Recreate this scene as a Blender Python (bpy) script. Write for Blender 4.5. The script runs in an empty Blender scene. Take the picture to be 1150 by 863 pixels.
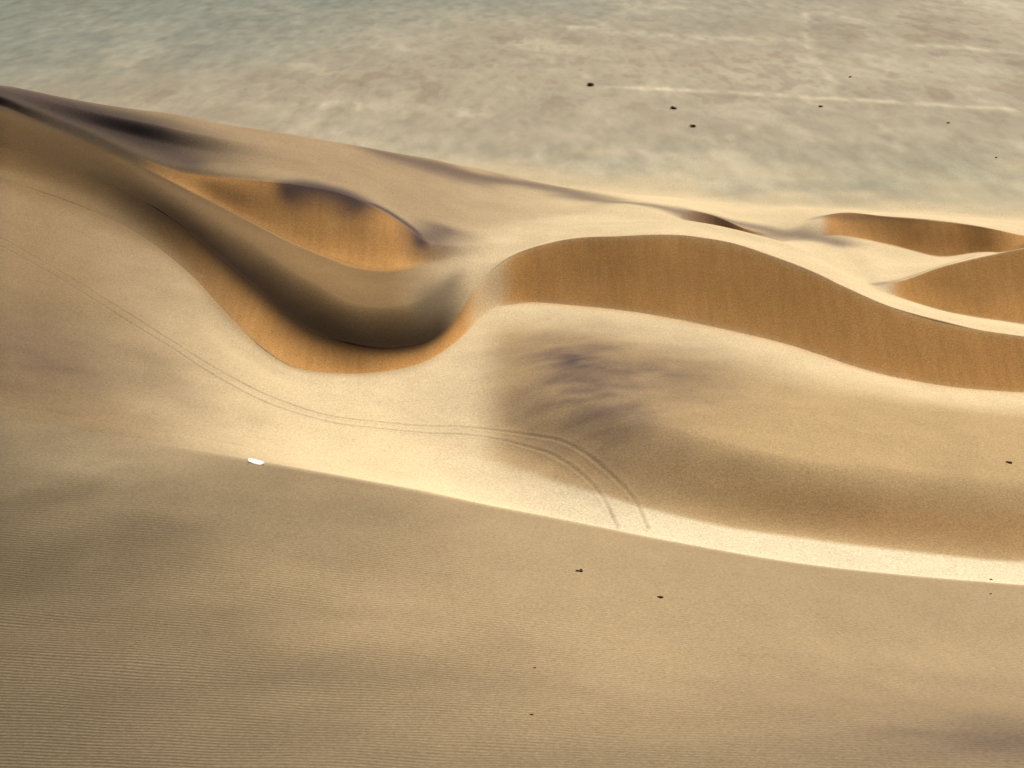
import bpy, bmesh, math, random, numpy as np
from mathutils import Vector, Matrix
CH=60.0   # lookout height above the gravel plain (m)
# Dune field lines, mostly image pixels projected through the camera at estimated heights: each line is one ridge / foot / break-of-slope line, west to east, as x,y,z in metres.
T="""-7,12,46 0,12,46 7.3,12,44
-17.4,39.4,30 0,40.1,29.5 18,40.7,29
-27.3,65.1,21 0,63.9,19.5 27.6,64.4,17
-41.2,104.0,15 -33.5,101.9,14.6 -26.2,100.5,14 -19.1,99.4,13.2 -12.1,98.4,12.3 -6.9,97.3,11.8 -2.0,96.2,11.2 3.0,95.1,10.7 12.3,92.8,9.8 21.3,91.0,9 27.7,90.4,8.5 37.3,89.6,8
-42.5,107.7,15 -34.7,105.9,14.2 -27.5,105.9,13 -20.4,106.7,11 -13.2,107.5,9 -7.5,107.4,7.8 -2.3,106.6,6.5 3.4,106.9,5 13.8,104.4,3.8 23.8,101.9,3 31.0,100.9,2.6 41.4,99.6,2.4
-45.0,115.5,16 -38.1,117.9,13.8 -30.5,119.1,12 -22.5,119.0,9.4 -14.2,117.3,7.5 -8.2,117.5,6.5 -2.4,116.6,6 3.6,113.6,5.2 14.3,108.7,3.9 24.7,106.4,2.9 32.0,105.0,2.6 42.8,103.4,2.3
-50.8,133.7,18.5 -42.5,134.5,15 -33.7,133.5,12 -24.0,128.2,8.8 -15.1,125.8,7 -8.9,129.3,6 -2.7,132.8,6.5 3.9,127.2,7.8 15.2,119.0,7.6 26.0,114.8,6.4 34.1,114.6,5.6 45.8,113.5,4.8
-54.6,145.8,20.2 -46.3,148.3,16 -35.9,143.7,12.4 -27.8,134.6,9.2 -22.7,131.0,8 -15.6,130.6,6.9 -9.2,134.3,6.1 -2.9,144.5,6.5 4.4,143.8,7.3 17.3,137.5,7.1 29.2,131.1,6.2 37.8,129.6,5.4 50.7,127.8,4.5
-57.9,156.3,22 -49.3,159.6,17.5 -37.9,153.1,13 -28.7,140.2,9.6 -23.3,134.4,8 -17.7,133.7,7.1 -13.3,135.2,6.7 -8.1,140.9,6.3 -5.4,146.8,6.5 -3.1,154.1,6.8 0.0,156.9,6.7 7.8,156.6,6.5 19.0,153.3,6 30.4,147.7,5.1 37.2,142.4,4.4 45.9,138.5,3.7 54.2,137.7,3.3
-60.0,163.4,24 -51.0,166.8,20 -39.0,159.2,16 -29.1,148.7,12.3 -22.2,140.5,10 -16.2,137.0,9 -11.7,138.8,8 -8.2,143.2,7.7 -6.0,149.7,8 -4.2,157.2,8.8 -1.6,161.5,10.1 4.9,165.2,11.9 13.5,164.8,12.8 19.9,164.5,13 27.1,161.6,12.6 33.6,156.8,11.35 42.3,149.0,9.1 49.4,145.5,8 55.9,144.3,7.3
-61.7,169.2,26.5 -52.9,174.3,21.6 -39.8,163.7,17.5 -30.4,157.0,14.5 -23.2,149.1,12.7 -16.7,142.8,11.5 -9.8,147.0,10.8 -6.3,157.6,10 -3.2,162.5,9.9 4.9,167.4,11.7 20.2,167.1,12.7 27.6,164.9,12.1 34.3,160.0,11 43.3,152.9,8.5 50.5,149.3,7.4 57.2,148.0,6.6
-63.0,173.4,27 -53.2,175.5,21.9 -41.0,169.5,18 -34.0,165.9,15.5 -24.9,161.6,12.5 -18.2,157.9,11 -14.1,157.8,10.6 -10.6,160.6,10.5 -3.3,165.6,10.3 5.1,172.5,11.4 21.0,173.6,11.8 28.6,171.4,10.9 35.7,166.9,9.8 45.2,159.7,7 51.3,158.1,5.4 60.0,155.4,4.6
-63.0,173.9,28 -53.7,177.5,22.6 -41.6,172.4,19 -34.6,170.2,18.5 -26.9,169.9,17.7 -21.4,169.5,16.9 -15.7,167.0,15.2 -12.5,166.1,13.2 -10.8,164.1,12.2 -8.1,165.4,11.4 -3.3,169.0,10.8 5.2,177.3,11 21.6,179.1,11 29.6,177.5,10 36.9,172.6,8.8 41.9,164.4,7.6 45.8,162.3,7.6 52.5,164.0,9.1 62.7,165.9,11
-63.4,175.2,28.2 -54.4,180.1,23.2 -43.0,179.3,20.5 -31.5,178.7,18.9 -19.9,176.5,16.5 -11.5,176.5,13 -3.6,183.6,10.5 5.5,187.7,9.9 22.4,186.3,9.4 27.6,187.1,6.4 32.2,184.9,5.9 39.9,187.2,6 45.6,191.1,5.4 52.8,189.3,4.5 58.7,183.7,4.5 63.5,184.0,5 67.8,179.0,6
-64.1,177.1,28.4 -54.6,181.7,24.6 -43.3,181.7,22.3 -32.2,183.4,19.6 -20.8,185.2,16.8 -12.1,188.1,13.4 -3.8,196.1,10.4 5.7,197.2,9.2 23.1,192.5,9 27.8,190.1,8.5 33.0,186.9,7.1 38.8,191.3,5.6 44.2,196.6,6.6 53.6,193.6,7.4 59.8,189.0,7.9 65.2,186.4,7.6 69.2,183.9,7.2
-65.1,180.2,28.3 -53.5,186.0,24.6 -44.9,188.9,22.6 -39.4,190.9,21 -21.8,195.2,17 -13.0,202.1,13.5 -4.0,209.6,10 6.1,208.8,8 24.9,207.5,6 36.5,204.0,5 44.2,209.0,4.2 58.1,210.1,3.5 75.7,201.7,4
-92.5,250,0 -27.8,246,0 7.1,243,0 28.5,238,0 48.5,230,0 82.8,221,0
-110,300,0 110,300,0
-200,560,0 200,560,0
-3000,9000,0 3000,9000,0"""
def PL(s): return [tuple(map(float,p.split(","))) for p in s.split()]
W=[PL(l) for l in T.splitlines()]
NR=len(W)
# ---------------------------------------------------------- ridge-line interpolation
Y0=20.0
KT=np.linspace(-1.0,1.0,4001)
def pchip(xk,yk,x):
    xk=np.array(xk,float); yk=np.array(yk,float)
    if len(xk)==2: return np.interp(x,xk,yk)
    h=np.diff(xk); d=np.diff(yk)/h
    m=np.zeros_like(yk); m[0]=d[0]; m[-1]=d[-1]
    m[1:-1]=(d[:-1]*h[1:]+d[1:]*h[:-1])/(h[:-1]+h[1:])
    xc=np.clip(x,xk[0],xk[-1])
    i=np.clip(np.searchsorted(xk,xc,side='right')-1,0,len(h)-1)
    s=(xc-xk[i])/h[i]; s2=s*s; s3=s2*s
    return (2*s3-3*s2+1)*yk[i]+(s3-2*s2+s)*h[i]*m[i]+(-2*s3+3*s2)*yk[i+1]+(s3-s2)*h[i]*m[i+1]
def gsm(a,sig):
    n=int(sig*4); g=np.exp(-0.5*(np.arange(-n,n+1)/sig)**2); g/=g.sum()
    return np.convolve(np.pad(a,n,mode='edge'),g,mode='valid')
RY=np.zeros((NR,KT.size)); RZ=RY.copy(); SH=RY.copy()
for i in range(NR):
    p=sorted([(x/(y+Y0),y,z) for x,y,z in W[i]])
    ks=[q[0] for q in p]
    RY[i]=gsm(pchip(ks,[q[1] for q in p],KT),9); RZ[i]=gsm(pchip(ks,[q[2] for q in p],KT),9)
for i in range(1,NR):
    RY[i]=np.maximum(RY[i],RY[i-1]+0.8)
# bearing index used for the sharpness / sand-tone tables: 0 = west side, 1150 = east side
BI=1670.0
def kk(u): return (u-575)/BI
def shp(i,pts): SH[i]=gsm(np.interp(KT,[kk(p[0]) for p in pts],[p[1] for p in pts]),9)
shp(3,[(100,0),(350,1)]); shp(8,[(0,.3),(250,.6),(480,.5),(530,.3),(600,.8)])
shp(9,[(0,.2),(200,.4),(300,.3),(430,.1),(530,.1),(600,1)])
shp(11,[(150,.2),(300,.6),(450,.4),(520,0),(980,0),(1020,.8)])
shp(12,[(250,0),(330,1),(470,1),(510,.0),(950,0),(1000,1)])
shp(13,[(740,0),(780,.8)]); shp(14,[(740,0),(780,1),(850,1),(880,.2),(920,1)])
shp(15,[(0,.4),(500,.3),(700,0)])
SEC=np.diff(RZ,axis=0)/np.diff(RY,axis=0)
ML=np.zeros_like(RY); MR=ML.copy()
for i in range(NR):
    if i==0: sm=SEC[0]; l=r=sm
    elif i==NR-1: sm=SEC[-1]; l=r=sm
    else:
        l,r=SEC[i-1],SEC[i]; hl=RY[i]-RY[i-1]; hr=RY[i+1]-RY[i]
        sm=(l*hr+r*hl)/(hl+hr); lim=2.5*np.minimum(np.abs(l),np.abs(r))
        sm=np.where(l*r>0,np.clip(sm,-lim,lim),0)
    ML[i]=gsm(sm*(1-SH[i])+l*SH[i],5); MR[i]=gsm(sm*(1-SH[i])+r*SH[i],5)
TRW=[(PL("-53.1,141.0 -47.2,138.8 -37.9,133.0 -29.6,126.5 -23.2,123.0 -17.1,121.2 -10.6,122.5 -4.7,122.5 0.4,121.2 4.5,118.8 8.4,114.5 10.6,110.8 11.5,105.8"),.18,.8),
(PL("-52.5,139.0 -46.6,136.8 -37.4,131.0 -29.2,124.5 -22.8,120.8 -16.9,119.5 -10.4,120.8 -4.6,120.8 -0.4,119.8 3.7,117.0 6.8,113.2 8.3,109.0 8.9,105.5"),.18,.8),
(PL("-42.3,107.0 -36.2,106.2 -29.5,105.2 -22.5,106.0"),.3,.4)]
MSW=[(PL("-64.1,177.0 -58.8,180.8 -53.6,181.8 -47.7,180.5 -40.5,175.2"),5,.75),
(PL("-18.4,197.8 -7.5,203.0 6.0,206.0 15.6,192.8 27.8,189.2 36.8,190.8 44.6,186.5"),4.0,.72),
(PL("-27.4,169.2 -25.3,170.0 -21.4,169.5 -19.1,168.2"),2.4,1.),
(PL("-22.5,170.0 -19.1,168.5 -14.8,168.5 -11.9,166.8 -10.9,164.2"),1.2,1.),
(PL("-10.1,166.2 -8.4,171.0"),3,.8),
(PL("43.5,161.8 53.1,165.8 68.6,181.8"),.5,.4),(PL("44.4,197.5 53.7,194.0 64.3,187.5"),1.0,.5)]
RDW=[(PL("24.4,337.5 47.0,331.8 76.1,321.8 112.5,309.2"),2.6,.6),(PL("96.3,473.0 81.0,389.0 77.9,349.8"),1.5,.35),
(PL("17.9,221.5 39.2,272.5 59.0,305.2 85.4,353.8"),2.0,.15),(PL("116.3,402.0 129.3,395.5 139.4,389.0"),4,.6),
(PL("78.7,353.8 77.8,303.2 74.7,268.5"),1.5,.2),(PL("-54.5,313.2 -34.9,315.2 -10.6,305.2"),5,.3),(PL("17.8,441.5 48.1,419.0 83.5,413.8"),5,.3)]
BLW=[(7.5,129.5,8.5,16,.74),(3.0,139.0,5.5,8,.4),(15.5,133.0,9,10,.5),(-41.1,117.8,10.5,9,.35),(20.5,45.5,8,4.5,.5),(-37.0,165.2,10,8,.2)]
SHR=[(18.7,338.8,2.1),(35.7,310.2,1.6),(37.5,290.5,1.5),(68.5,312.2,1.1),(83.7,351.2,.9),(91.7,294.8,.8),(91.6,263.0,.6)]
STN=[(4.4,81.0,.5),(9.3,76.8,.4),(1.1,58.5,.16),(0.8,48.8,.15),(33.5,85.8,.2),(38.9,100.0,.25),(45.6,117.0,.55)]
SBW=(-19.8,98.8)
# ---------------------------------------------------------- noise
rng=np.random.RandomState(7); LAT=rng.rand(256,256).astype(np.float32)
def vn(x,y):
    xi=np.floor(x).astype(np.int32); yi=np.floor(y).astype(np.int32); fx=x-xi; fy=y-yi
    fx=fx*fx*(3-2*fx); fy=fy*fy*(3-2*fy); a=xi&255;b=yi&255;c=(xi+1)&255;d=(yi+1)&255
    return (LAT[a,b]*(1-fx)+LAT[c,b]*fx)*(1-fy)+(LAT[a,d]*(1-fx)+LAT[c,d]*fx)*fy
def fbm(x,y,o=4):
    s=0;a=.5
    for j in range(o):
        s=s+a*vn(x+37.3*j,y+11.9*j); a*=.5
        x,y=(x*.8-y*.6)*2.03,(x*.6+y*.8)*2.03
    return s/(1-.5**o)-0.5
def sstep(a,b,x):
    t=np.clip((x-a)/(b-a),0,1); return t*t*(3-2*t)
# ---------------------------------------------------------- terrain mesh
rows=[5,50,80,12,55,110,75,95,100,55,55,65,45,36,45,45,50,170,20]
cols=np.concatenate([np.linspace(-.9,-.38,40)[:-1],np.linspace(-.38,.38,1050),np.linspace(.38,.9,40)[1:]])
NC=cols.size
ci=(cols+1)*2000; c0=np.clip(np.floor(ci).astype(int),0,3999); cf=ci-c0
def at(a): return a[:,c0]*(1-cf)+a[:,c0+1]*cf
ry,rz,ml,mr=at(RY),at(RZ),at(ML),at(MR)
Ys=[];Zs=[];QI=[]
for i in range(NR-1):
    n=rows[i]; tt=np.arange(n)/n
    if i==NR-2: tt=np.append(tt,1.0)
    t=tt[:,None]
    if i==NR-2: t=t**3
    if i==NR-3: t=t*(.6+.4*t)
    h=(ry[i+1]-ry[i])[None]; t2=t*t;t3=t2*t
    Ys.append(ry[i][None]+t*h)
    Zs.append((2*t3-3*t2+1)*rz[i]+(t3-2*t2+t)*h*mr[i]+(-2*t3+3*t2)*rz[i+1]+(t3-t2)*h*ml[i+1])
    QI.append(i+t+0*h)
Y=np.vstack(Ys);Z=np.vstack(Zs);Q=np.vstack(QI);X=cols[None]*(Y+Y0);KG=np.broadcast_to(cols[None],Y.shape)
U=575+KG*BI
dune=1-sstep(16,16.6,Q)
Z=Z+dune*(fbm(X/14,Y/9,3)*0.5+fbm(X/4+5,Y/2.5,2)*0.07)*sstep(3.05,3.5,Q)*(1-.6*((Q>8)&(Q<9)))
Z=Z+(1-sstep(3.0,3.1,Q))*fbm(X/18,Y/12,3)*0.5*sstep(0,.5,np.abs(Q-3))
Z=Z+(1-dune)*fbm(X/25,Y/25,4)*0.5*(1-sstep(17.9,18,Q))
def polyd(pts,rad,res=6):
    pts=np.array(pts,float)
    n=len(pts); d=np.r_[0,np.cumsum(np.hypot(*np.diff(pts,axis=0).T))]
    dd=np.linspace(0,d[-1],n*res); px=pchip(d,pts[:,0],dd); py=pchip(d,pts[:,1],dd)
    D=np.full(X.shape,1e4,np.float32)
    m=(X>px.min()-rad)&(X<px.max()+rad)&(Y>py.min()-rad)&(Y<py.max()+rad)
    xs=X[m];ys=Y[m];dm=np.full(xs.shape,1e8)
    for a in range(len(dd)-1):
        vx=px[a+1]-px[a];vy=py[a+1]-py[a];L=vx*vx+vy*vy+1e-9
        s=np.clip(((xs-px[a])*vx+(ys-py[a])*vy)/L,0,1)
        dm=np.minimum(dm,(xs-px[a]-s*vx)**2+(ys-py[a]-s*vy)**2)
    D[m]=np.sqrt(dm); return D
track=np.zeros(X.shape)
for pts,w,s in TRW:
    d=polyd(pts,3); g=np.exp(-(d/w)**2)*s
    track=np.maximum(track,g*(.75+1.4*fbm(X/3,Y/3,2))); Z=Z-.045*g+.025*np.exp(-((d-2*w)/w)**2)*s
mineral=np.zeros(X.shape)
wn1=fbm(X/8,Y/8,3); wn2=fbm(X/8+50,Y/8,3)
wx=X+wn1*5; wy=Y+wn2*7
streak=fbm((X*.93+Y*.36)/5,(-X*.36+Y*.93)/2.4,4)
for x,y,a,b,s in BLW:
    mineral=np.maximum(mineral,s*np.exp(-(((wx-x)/a)**2+((wy-y)/b)**2)))
mineral=mineral*np.clip(1+streak*1.3,0.4,1.5)
for pts,w,s in MSW:
    d=polyd(pts,16,4); mineral=np.maximum(mineral,s*np.exp(-(d/w/np.clip(1+wn1*1.4,.4,2))**2))
def um(a,b,f=15): return sstep(a-f,a+f,U)*(1-sstep(b-f,b+f,U))
def band(q0,q1,f=.06): return sstep(q0-f,q0+f,Q)*(1-sstep(q1-f,q1+f,Q))
lee_shade_mineral=np.exp(-((Q-9.0)/np.where(Q<9.0,.42,.75))**2)*sstep(0,260,U)*(1-sstep(490,548,U))  # shade of the steep ridge underside painted into the colour, with dark mineral
slip=np.maximum.reduce([band(8,9,.12)*sstep(150,330,U)*(1-.75*um(528,568,14)), band(11,12,.1)*um(200,478,40), band(11,12)*sstep(985,1010,U), band(13,14,.1)*um(770,848), band(13,14)*sstep(915,930,U)])
# sand tones (albedo), some with slope shade or sunlight baked in
col=np.zeros(X.shape+(3,)); col[:]=(.62,.48,.28)
def mix(c,m):
    global col
    m=np.clip(m,0,1)[...,None]; col=col*(1-m)+np.array(c)*m
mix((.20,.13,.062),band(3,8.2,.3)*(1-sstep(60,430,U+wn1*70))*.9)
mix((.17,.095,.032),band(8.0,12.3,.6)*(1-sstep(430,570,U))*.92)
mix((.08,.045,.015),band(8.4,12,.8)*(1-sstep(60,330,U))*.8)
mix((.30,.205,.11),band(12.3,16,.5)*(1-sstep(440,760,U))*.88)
mix((.045,.036,.015),band(11,14.8,1.0)*(1-sstep(80,340,U+wn1*80))*.92)  # shadow on the top ridge's near face, painted into the colour
mix((.39,.26,.12),band(4.7,7.3,.5)*um(552,1300,28)*.88)
mix((.38,.22,.09),np.exp(-((Q-5.35)/.32)**2)*sstep(640,1000,U)*.75)  # shade on the mound's steep lower front, put into the colour
mix((.72,.61,.40),band(3.02,4.9,.12)*sstep(400,800,U)*.9)  # sunlit brightness of the flat strip, put into the colour
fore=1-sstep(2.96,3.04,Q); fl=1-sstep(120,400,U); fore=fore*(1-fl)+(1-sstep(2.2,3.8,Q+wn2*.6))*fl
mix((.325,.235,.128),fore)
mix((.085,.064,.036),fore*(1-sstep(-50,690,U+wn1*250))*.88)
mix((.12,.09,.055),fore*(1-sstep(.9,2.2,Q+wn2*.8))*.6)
mix((.55,.28,.085),slip)
ss=fbm(X/.45+wn1*.5,Y/4,4)
mix((.40,.20,.06),slip*sstep(-.05,.35,ss)*.3)
mix((.60,.35,.13),slip*sstep(.0,.35,-ss)*.25)
# gravel plain
g1=fbm(X/110+3,Y/150,4); g2=fbm((X*.97+Y*.2)/22,(Y-.1*X)/50,6); g3=fbm(X/2.6,Y/8,5); g4=fbm(X/9+9,Y/22,5)
gg=sstep(-.95,.15,X*.0042-(Y-330)*.0036+g1*.9)[...,None]
pc=np.array((.205,.212,.165))*(1-gg)+np.array((.36,.305,.21))*gg  # grey-green to tan ground; far-left haze tint is mixed into the colour
def pm(c,m):
    global pc
    m=np.clip(m,0,1)[...,None]; pc=pc*(1-m)+np.array(c)*m
pm((.32,.30,.205),(1-sstep(235,285,Y-X*.12))*.7)
pm((.46,.40,.28),sstep(.03,.2,g2)*(.12+.5*gg[...,0]))
pm((.20,.15,.10),sstep(.02,.25,g3*.7+g4*.8)*sstep(.5,.95,gg[...,0])*sstep(265,330,Y)*.55)
pm((.15,.16,.13),sstep(.05,.3,g4)*(1-gg[...,0])*.3)
for pts,w,s in RDW:
    d=polyd(pts,14); pm((.56,.48,.33),np.exp(-(d/w)**2)*s*np.clip(.8+2*g3,0,1.5))
pc*=(1+g3*.5)[...,None]
plain=sstep(15.6,16.6,Q+fbm(X/20,Y/15,3)*.9)[...,None]
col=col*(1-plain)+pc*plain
mm=np.clip(mineral,0,1)[...,None]*.95
col=col*(1-mm)+np.array((.080,.052,.050))*mm
mm=np.clip(lee_shade_mineral,0,1)[...,None]*.96
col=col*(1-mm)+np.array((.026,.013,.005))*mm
mm=(np.exp(-((Q-9.9)/.5)**2)*um(470,520,14)*.6)[...,None]  # nose flank: slope shade painted into the colour, plus dark mineral
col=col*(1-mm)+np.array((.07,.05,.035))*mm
tm=np.clip(track,0,1)[...,None]*.55; col=col*(1-tm)+np.array((.22,.16,.09))*tm
col*=(1+fbm(X/22,Y/30,4)*.25+fbm(X/2.5,Y/5,3)*.12)[...,None]
ripple=(1-sstep(1.7,3.0,Q+wn2*.6))*(.25+.75*(1-sstep(50,900,U+wn1*200)))
# ---- build
nr=Y.shape[0]
co=np.stack([X,Y,Z],-1).reshape(-1,3).astype(np.float32)
idx=np.arange(nr*NC,dtype=np.int32).reshape(nr,NC)
f=np.stack([idx[:-1,:-1],idx[:-1,1:],idx[1:,1:],idx[1:,:-1]],-1).reshape(-1,4)
me=bpy.data.meshes.new("sand_dunes")
me.vertices.add(len(co)); me.vertices.foreach_set("co",co.ravel())
me.loops.add(f.size); me.loops.foreach_set("vertex_index",f.ravel())
me.polygons.add(len(f)); me.polygons.foreach_set("loop_start",np.arange(0,f.size,4,dtype=np.int32))
me.polygons.foreach_set("use_smooth",np.ones(len(f),bool))
me.update(calc_edges=True)
t=me.attributes.new("ripple",'FLOAT','POINT'); t.data.foreach_set("value",ripple.astype(np.float32).ravel())
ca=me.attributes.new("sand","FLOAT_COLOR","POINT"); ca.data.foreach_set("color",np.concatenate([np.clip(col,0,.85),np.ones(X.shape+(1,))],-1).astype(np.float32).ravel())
ob=bpy.data.objects.new("sand_dunes",me); bpy.context.collection.objects.link(ob)
# ---------------------------------------------------------- material
def newmat(name,rough=.95):
    m=bpy.data.materials.new(name); m.use_nodes=True; b=m.node_tree.nodes["Principled BSDF"]; b.inputs["Roughness"].default_value=rough; b.inputs["Specular IOR Level"].default_value=.1; return m,b
mt,bs=newmat("sand"); nt=mt.node_tree; N=nt.nodes; L=nt.links
def setin(s,v):
    if hasattr(v,'is_output') : L.new(v,s)
    else: s.default_value=v
def math_(op,a,b=0.):
    n=N.new("ShaderNodeMath"); n.operation=op; setin(n.inputs[0],a); setin(n.inputs[1],b); return n.outputs[0]
def attr(n,o="Fac"):
    a=N.new("ShaderNodeAttribute"); a.attribute_name=n; return a.outputs[o]
tc=N.new("ShaderNodeTexCoord").outputs["Object"]
def noise(sc,det=2,rough=.5):
    n=N.new("ShaderNodeTexNoise"); L.new(tc,n.inputs["Vector"]); n.inputs["Scale"].default_value=sc; n.inputs["Detail"].default_value=det; n.inputs["Roughness"].default_value=rough
    return n.outputs["Fac"]
def mr_(v,a,b,c,d):
    n=N.new("ShaderNodeMapRange"); setin(n.inputs[0],v)
    for i,x in enumerate((a,b,c,d)): n.inputs[i+1].default_value=x
    return n.outputs[0]
sep=N.new("ShaderNodeSeparateXYZ"); L.new(tc,sep.inputs[0]); px_,py_=sep.outputs[0],sep.outputs[1]
ng=noise(5,3,.85); nw=noise(.12,2)
ph=math_('ADD',math_('ADD',math_('MULTIPLY',py_,14.5),math_('MULTIPLY',px_,1.3)),math_('MULTIPLY',nw,26.))
rp=math_('MULTIPLY',math_('SINE',ph),attr("ripple"))
gain=math_('MULTIPLY',mr_(ng,.25,.75,.64,1.36),math_('ADD',math_('MULTIPLY',rp,.30),1.))
vm=N.new("ShaderNodeVectorMath"); vm.operation='SCALE'; L.new(attr("sand","Color"),vm.inputs[0]); L.new(gain,vm.inputs[3])
L.new(vm.outputs[0],bs.inputs["Base Color"])
hg=math_('ADD',math_('MULTIPLY',rp,.03),math_('MULTIPLY',ng,.035))
bp=N.new("ShaderNodeBump"); bp.inputs["Strength"].default_value=.6; bp.inputs["Distance"].default_value=1.; L.new(hg,bp.inputs["Height"]); L.new(bp.outputs[0],bs.inputs["Normal"])
me.materials.append(mt)
# ---------------------------------------------------------- ground height for props
def ground(x,y):
    k=x/(y+Y0); j=int(np.argmin(np.abs(cols-k))); a=int(np.searchsorted(Y[:,j],y))
    a=min(max(a,1),nr-1); s=(y-Y[a-1,j])/(Y[a,j]-Y[a-1,j]); return float(Z[a-1,j]*(1-s)+Z[a,j]*s)
# shrubs
sm,sb=newmat("dry_shrub"); n=sm.node_tree.nodes.new("ShaderNodeTexNoise"); n.inputs["Scale"].default_value=6
r=sm.node_tree.nodes.new("ShaderNodeValToRGB"); r.color_ramp.elements[0].color=(.02,.018,.01,1); r.color_ramp.elements[1].color=(.07,.06,.03,1)
sm.node_tree.links.new(n.outputs[0],r.inputs[0]); sm.node_tree.links.new(r.outputs[0],sb.inputs[0])
def shrub(x,y,w,seed):
    rd=random.Random(seed); bm=bmesh.new()
    lobes=[(rd.uniform(-.3,.3)*w,rd.uniform(-.25,.25)*w,rd.uniform(.22,.34)*w) for _ in range(5)]
    for lx,ly,lr in lobes:
        for s in range(4):
            a=rd.uniform(0,6.28); tip=Vector((lx+math.cos(a)*lr,ly+math.sin(a)*lr,lr*rd.uniform(.5,1.2)))
            b0=Vector((lx*.2,ly*.2,-.03)); q=.02*w
            o=[bm.verts.new(b0+Vector((math.cos(g)*q,math.sin(g)*q,0))) for g in (0,2.1,4.2)]; tv=bm.verts.new(tip)
            for e in range(3): bm.faces.new((o[e],o[(e+1)%3],tv))
        for s in range(110):
            a=rd.uniform(0,6.28); e=math.asin(rd.uniform(0,1)); rr=lr*rd.uniform(.5,1.1)
            c=Vector((lx+rr*math.cos(a)*math.cos(e),ly+rr*math.sin(a)*math.cos(e),rr*math.sin(e)*1.2+.02*w))
            q=w*rd.uniform(.03,.06); u1=Vector((rd.uniform(-1,1),rd.uniform(-1,1),rd.uniform(-1,1))).normalized(); v1=u1.orthogonal().normalized()
            bm.faces.new([bm.verts.new(c+u1*q),bm.verts.new(c+v1*q*.5),bm.verts.new(c-u1*q),bm.verts.new(c-v1*q*.5)])
    m=bpy.data.meshes.new("desert_shrub"); bm.to_mesh(m); bm.free(); m.materials.append(sm)
    o=bpy.data.objects.new("desert_shrub",m); bpy.context.collection.objects.link(o); o.location=(x,y,ground(x,y))
rm,rb=newmat("dark_stone"); n=rm.node_tree.nodes.new("ShaderNodeTexNoise"); n.inputs["Scale"].default_value=9
r=rm.node_tree.nodes.new("ShaderNodeValToRGB"); r.color_ramp.elements[0].color=(.025,.02,.015,1); r.color_ramp.elements[1].color=(.10,.08,.06,1)
rm.node_tree.links.new(n.outputs[0],r.inputs[0]); rm.node_tree.links.new(r.outputs[0],rb.inputs[0])
def stone(x,y,w,seed):
    rd=random.Random(seed); bm=bmesh.new()
    for c in range(3):
        g=bmesh.ops.create_icosphere(bm,subdivisions=2,radius=w*rd.uniform(.18,.3))
        off=Vector(((c-1)*w*.3,rd.uniform(-.1,.1)*w,rd.uniform(0,.08)*w)); sc=Vector((rd.uniform(1,1.5),rd.uniform(.7,1),rd.uniform(.5,.9)))
        for v in g['verts']:
            k=1+.25*math.sin(v.co.x*9/w+c)+.2*math.sin(v.co.y*13/w+2*c+v.co.z*7/w); v.co=Vector((v.co.x*sc.x,v.co.y*sc.y,v.co.z*sc.z))*k+off
    m=bpy.data.meshes.new("dark_stone"); bm.to_mesh(m); bm.free(); m.materials.append(rm)
    o=bpy.data.objects.new("dark_stone",m); bpy.context.collection.objects.link(o); o.location=(x,y,ground(x,y)+.05*w); o.rotation_euler=(0,0,rd.uniform(-.3,.3))
for i,(x,y,w) in enumerate(SHR): shrub(x,y,w,i)
for i,(x,y,w) in enumerate(STN): stone(x,y,w,i+7)
# sandboard
wm,wb=newmat("white_board",.35); wb.inputs["Base Color"].default_value=(.82,.82,.80,1); wb.inputs["Specular IOR Level"].default_value=.4
bm=bmesh.new(); Ls,Wd,T_=1.35,.62,.04; n=28; m_=8; top=[];bot=[]
for i in range(n+1):
    s=-1+2*i/n; hw=Wd/2*(1-abs(s)**2.6)**.5+.004; x=s*Ls/2; zz=.10*max(0,abs(s)-.62)**1.5/.23
    top.append([bm.verts.new((x,hw*(-1+2*j/m_),zz+T_-.008*(-1+2*j/m_)**2)) for j in range(m_+1)])
    bot.append([bm.verts.new((x,hw*(-1+2*j/m_)*.96,zz)) for j in range(m_+1)])
for i in range(n):
    for j in range(m_):
        bm.faces.new((top[i][j],top[i+1][j],top[i+1][j+1],top[i][j+1])); bm.faces.new((bot[i][j],bot[i][j+1],bot[i+1][j+1],bot[i+1][j]))
    for j in (0,m_): bm.faces.new((top[i][j],bot[i][j],bot[i+1][j],top[i+1][j]))
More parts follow.
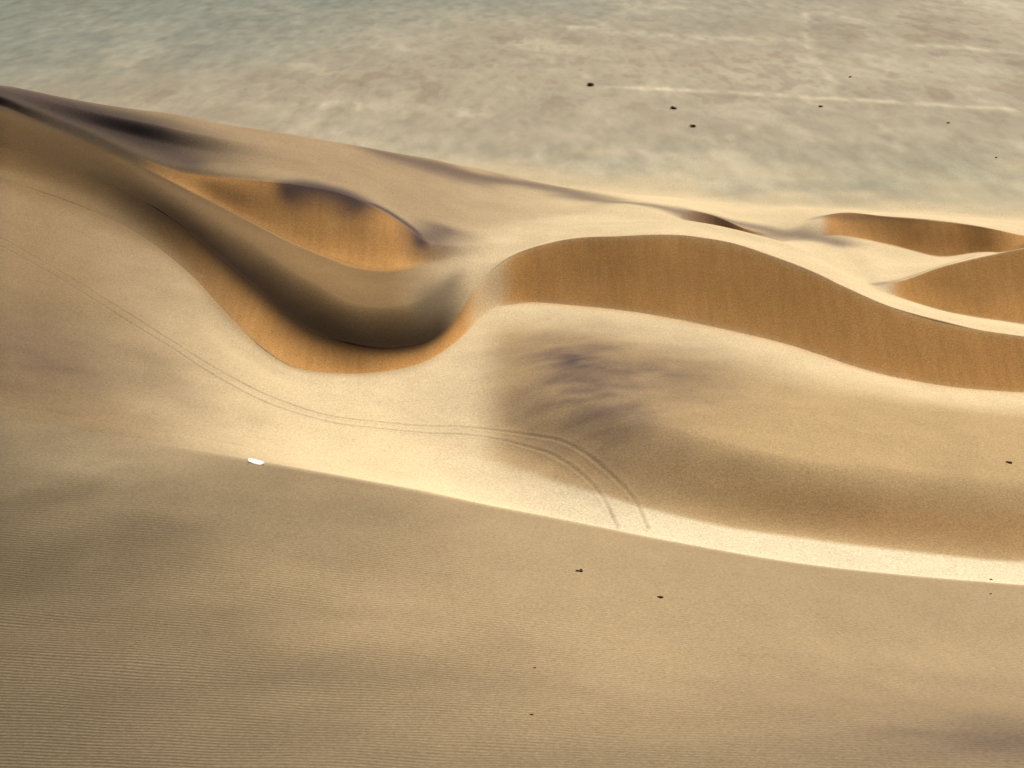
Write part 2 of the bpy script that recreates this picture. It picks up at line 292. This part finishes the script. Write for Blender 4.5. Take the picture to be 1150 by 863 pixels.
for i in (0,n):
    for j in range(m_): bm.faces.new((top[i][j],top[i][j+1],bot[i][j+1],bot[i][j]))
bmesh.ops.recalc_face_normals(bm,faces=bm.faces)
m=bpy.data.meshes.new("sandboard"); bm.to_mesh(m); bm.free(); m.materials.append(wm)
o=bpy.data.objects.new("sandboard",m); bpy.context.collection.objects.link(o)
x,y=SBW; e=.5; nx=-(ground(x+e,y)-ground(x-e,y))/(2*e); ny=-(ground(x,y+e)-ground(x,y-e))/(2*e); nrm=Vector((nx,ny,1)).normalized()
nrm=(nrm+Vector((0,-.35,0))).normalized()   # near edge dug into the sand, tipped toward the valley side
xa=Vector((1,-.25,0)); xa=(xa-nrm*xa.dot(nrm)).normalized(); ya=nrm.cross(xa)
o.matrix_world=Matrix.Translation((x,y,ground(x,y)+.10))@Matrix((xa,ya,nrm)).transposed().to_4x4()
# ---------------------------------------------------------- light, camera
el,az=math.radians(46),math.radians(28)
S=Vector((math.sin(az)*math.cos(el),math.cos(az)*math.cos(el),math.sin(el)))
sl=bpy.data.lights.new("sun","SUN"); sl.energy=4.5; sl.angle=math.radians(.5); sl.color=(1,.945,.85)
so=bpy.data.objects.new("sun",sl); bpy.context.collection.objects.link(so); so.rotation_euler=(-S).to_track_quat('-Z','Y').to_euler()
w=bpy.data.worlds.new("World"); bpy.context.scene.world=w; w.use_nodes=True; wn=w.node_tree
sk=wn.nodes.new("ShaderNodeTexSky"); sk.sky_type='NISHITA'; sk.sun_disc=False; sk.sun_elevation=el; sk.sun_rotation=az; sk.dust_density=4
wn.links.new(sk.outputs[0],wn.nodes["Background"].inputs[0]); wn.nodes["Background"].inputs[1].default_value=.07
cd=bpy.data.cameras.new("camera"); cd.lens=49.46; cd.sensor_width=36; cd.clip_end=20000
cam=bpy.data.objects.new("camera",cd); bpy.context.collection.objects.link(cam); cam.location=(0,0,CH); cam.rotation_euler=(math.radians(68),0,0)
bpy.context.scene.camera=cam
vs=bpy.context.scene.view_settings; vs.view_transform='Standard'; vs.look='None'; vs.exposure=0
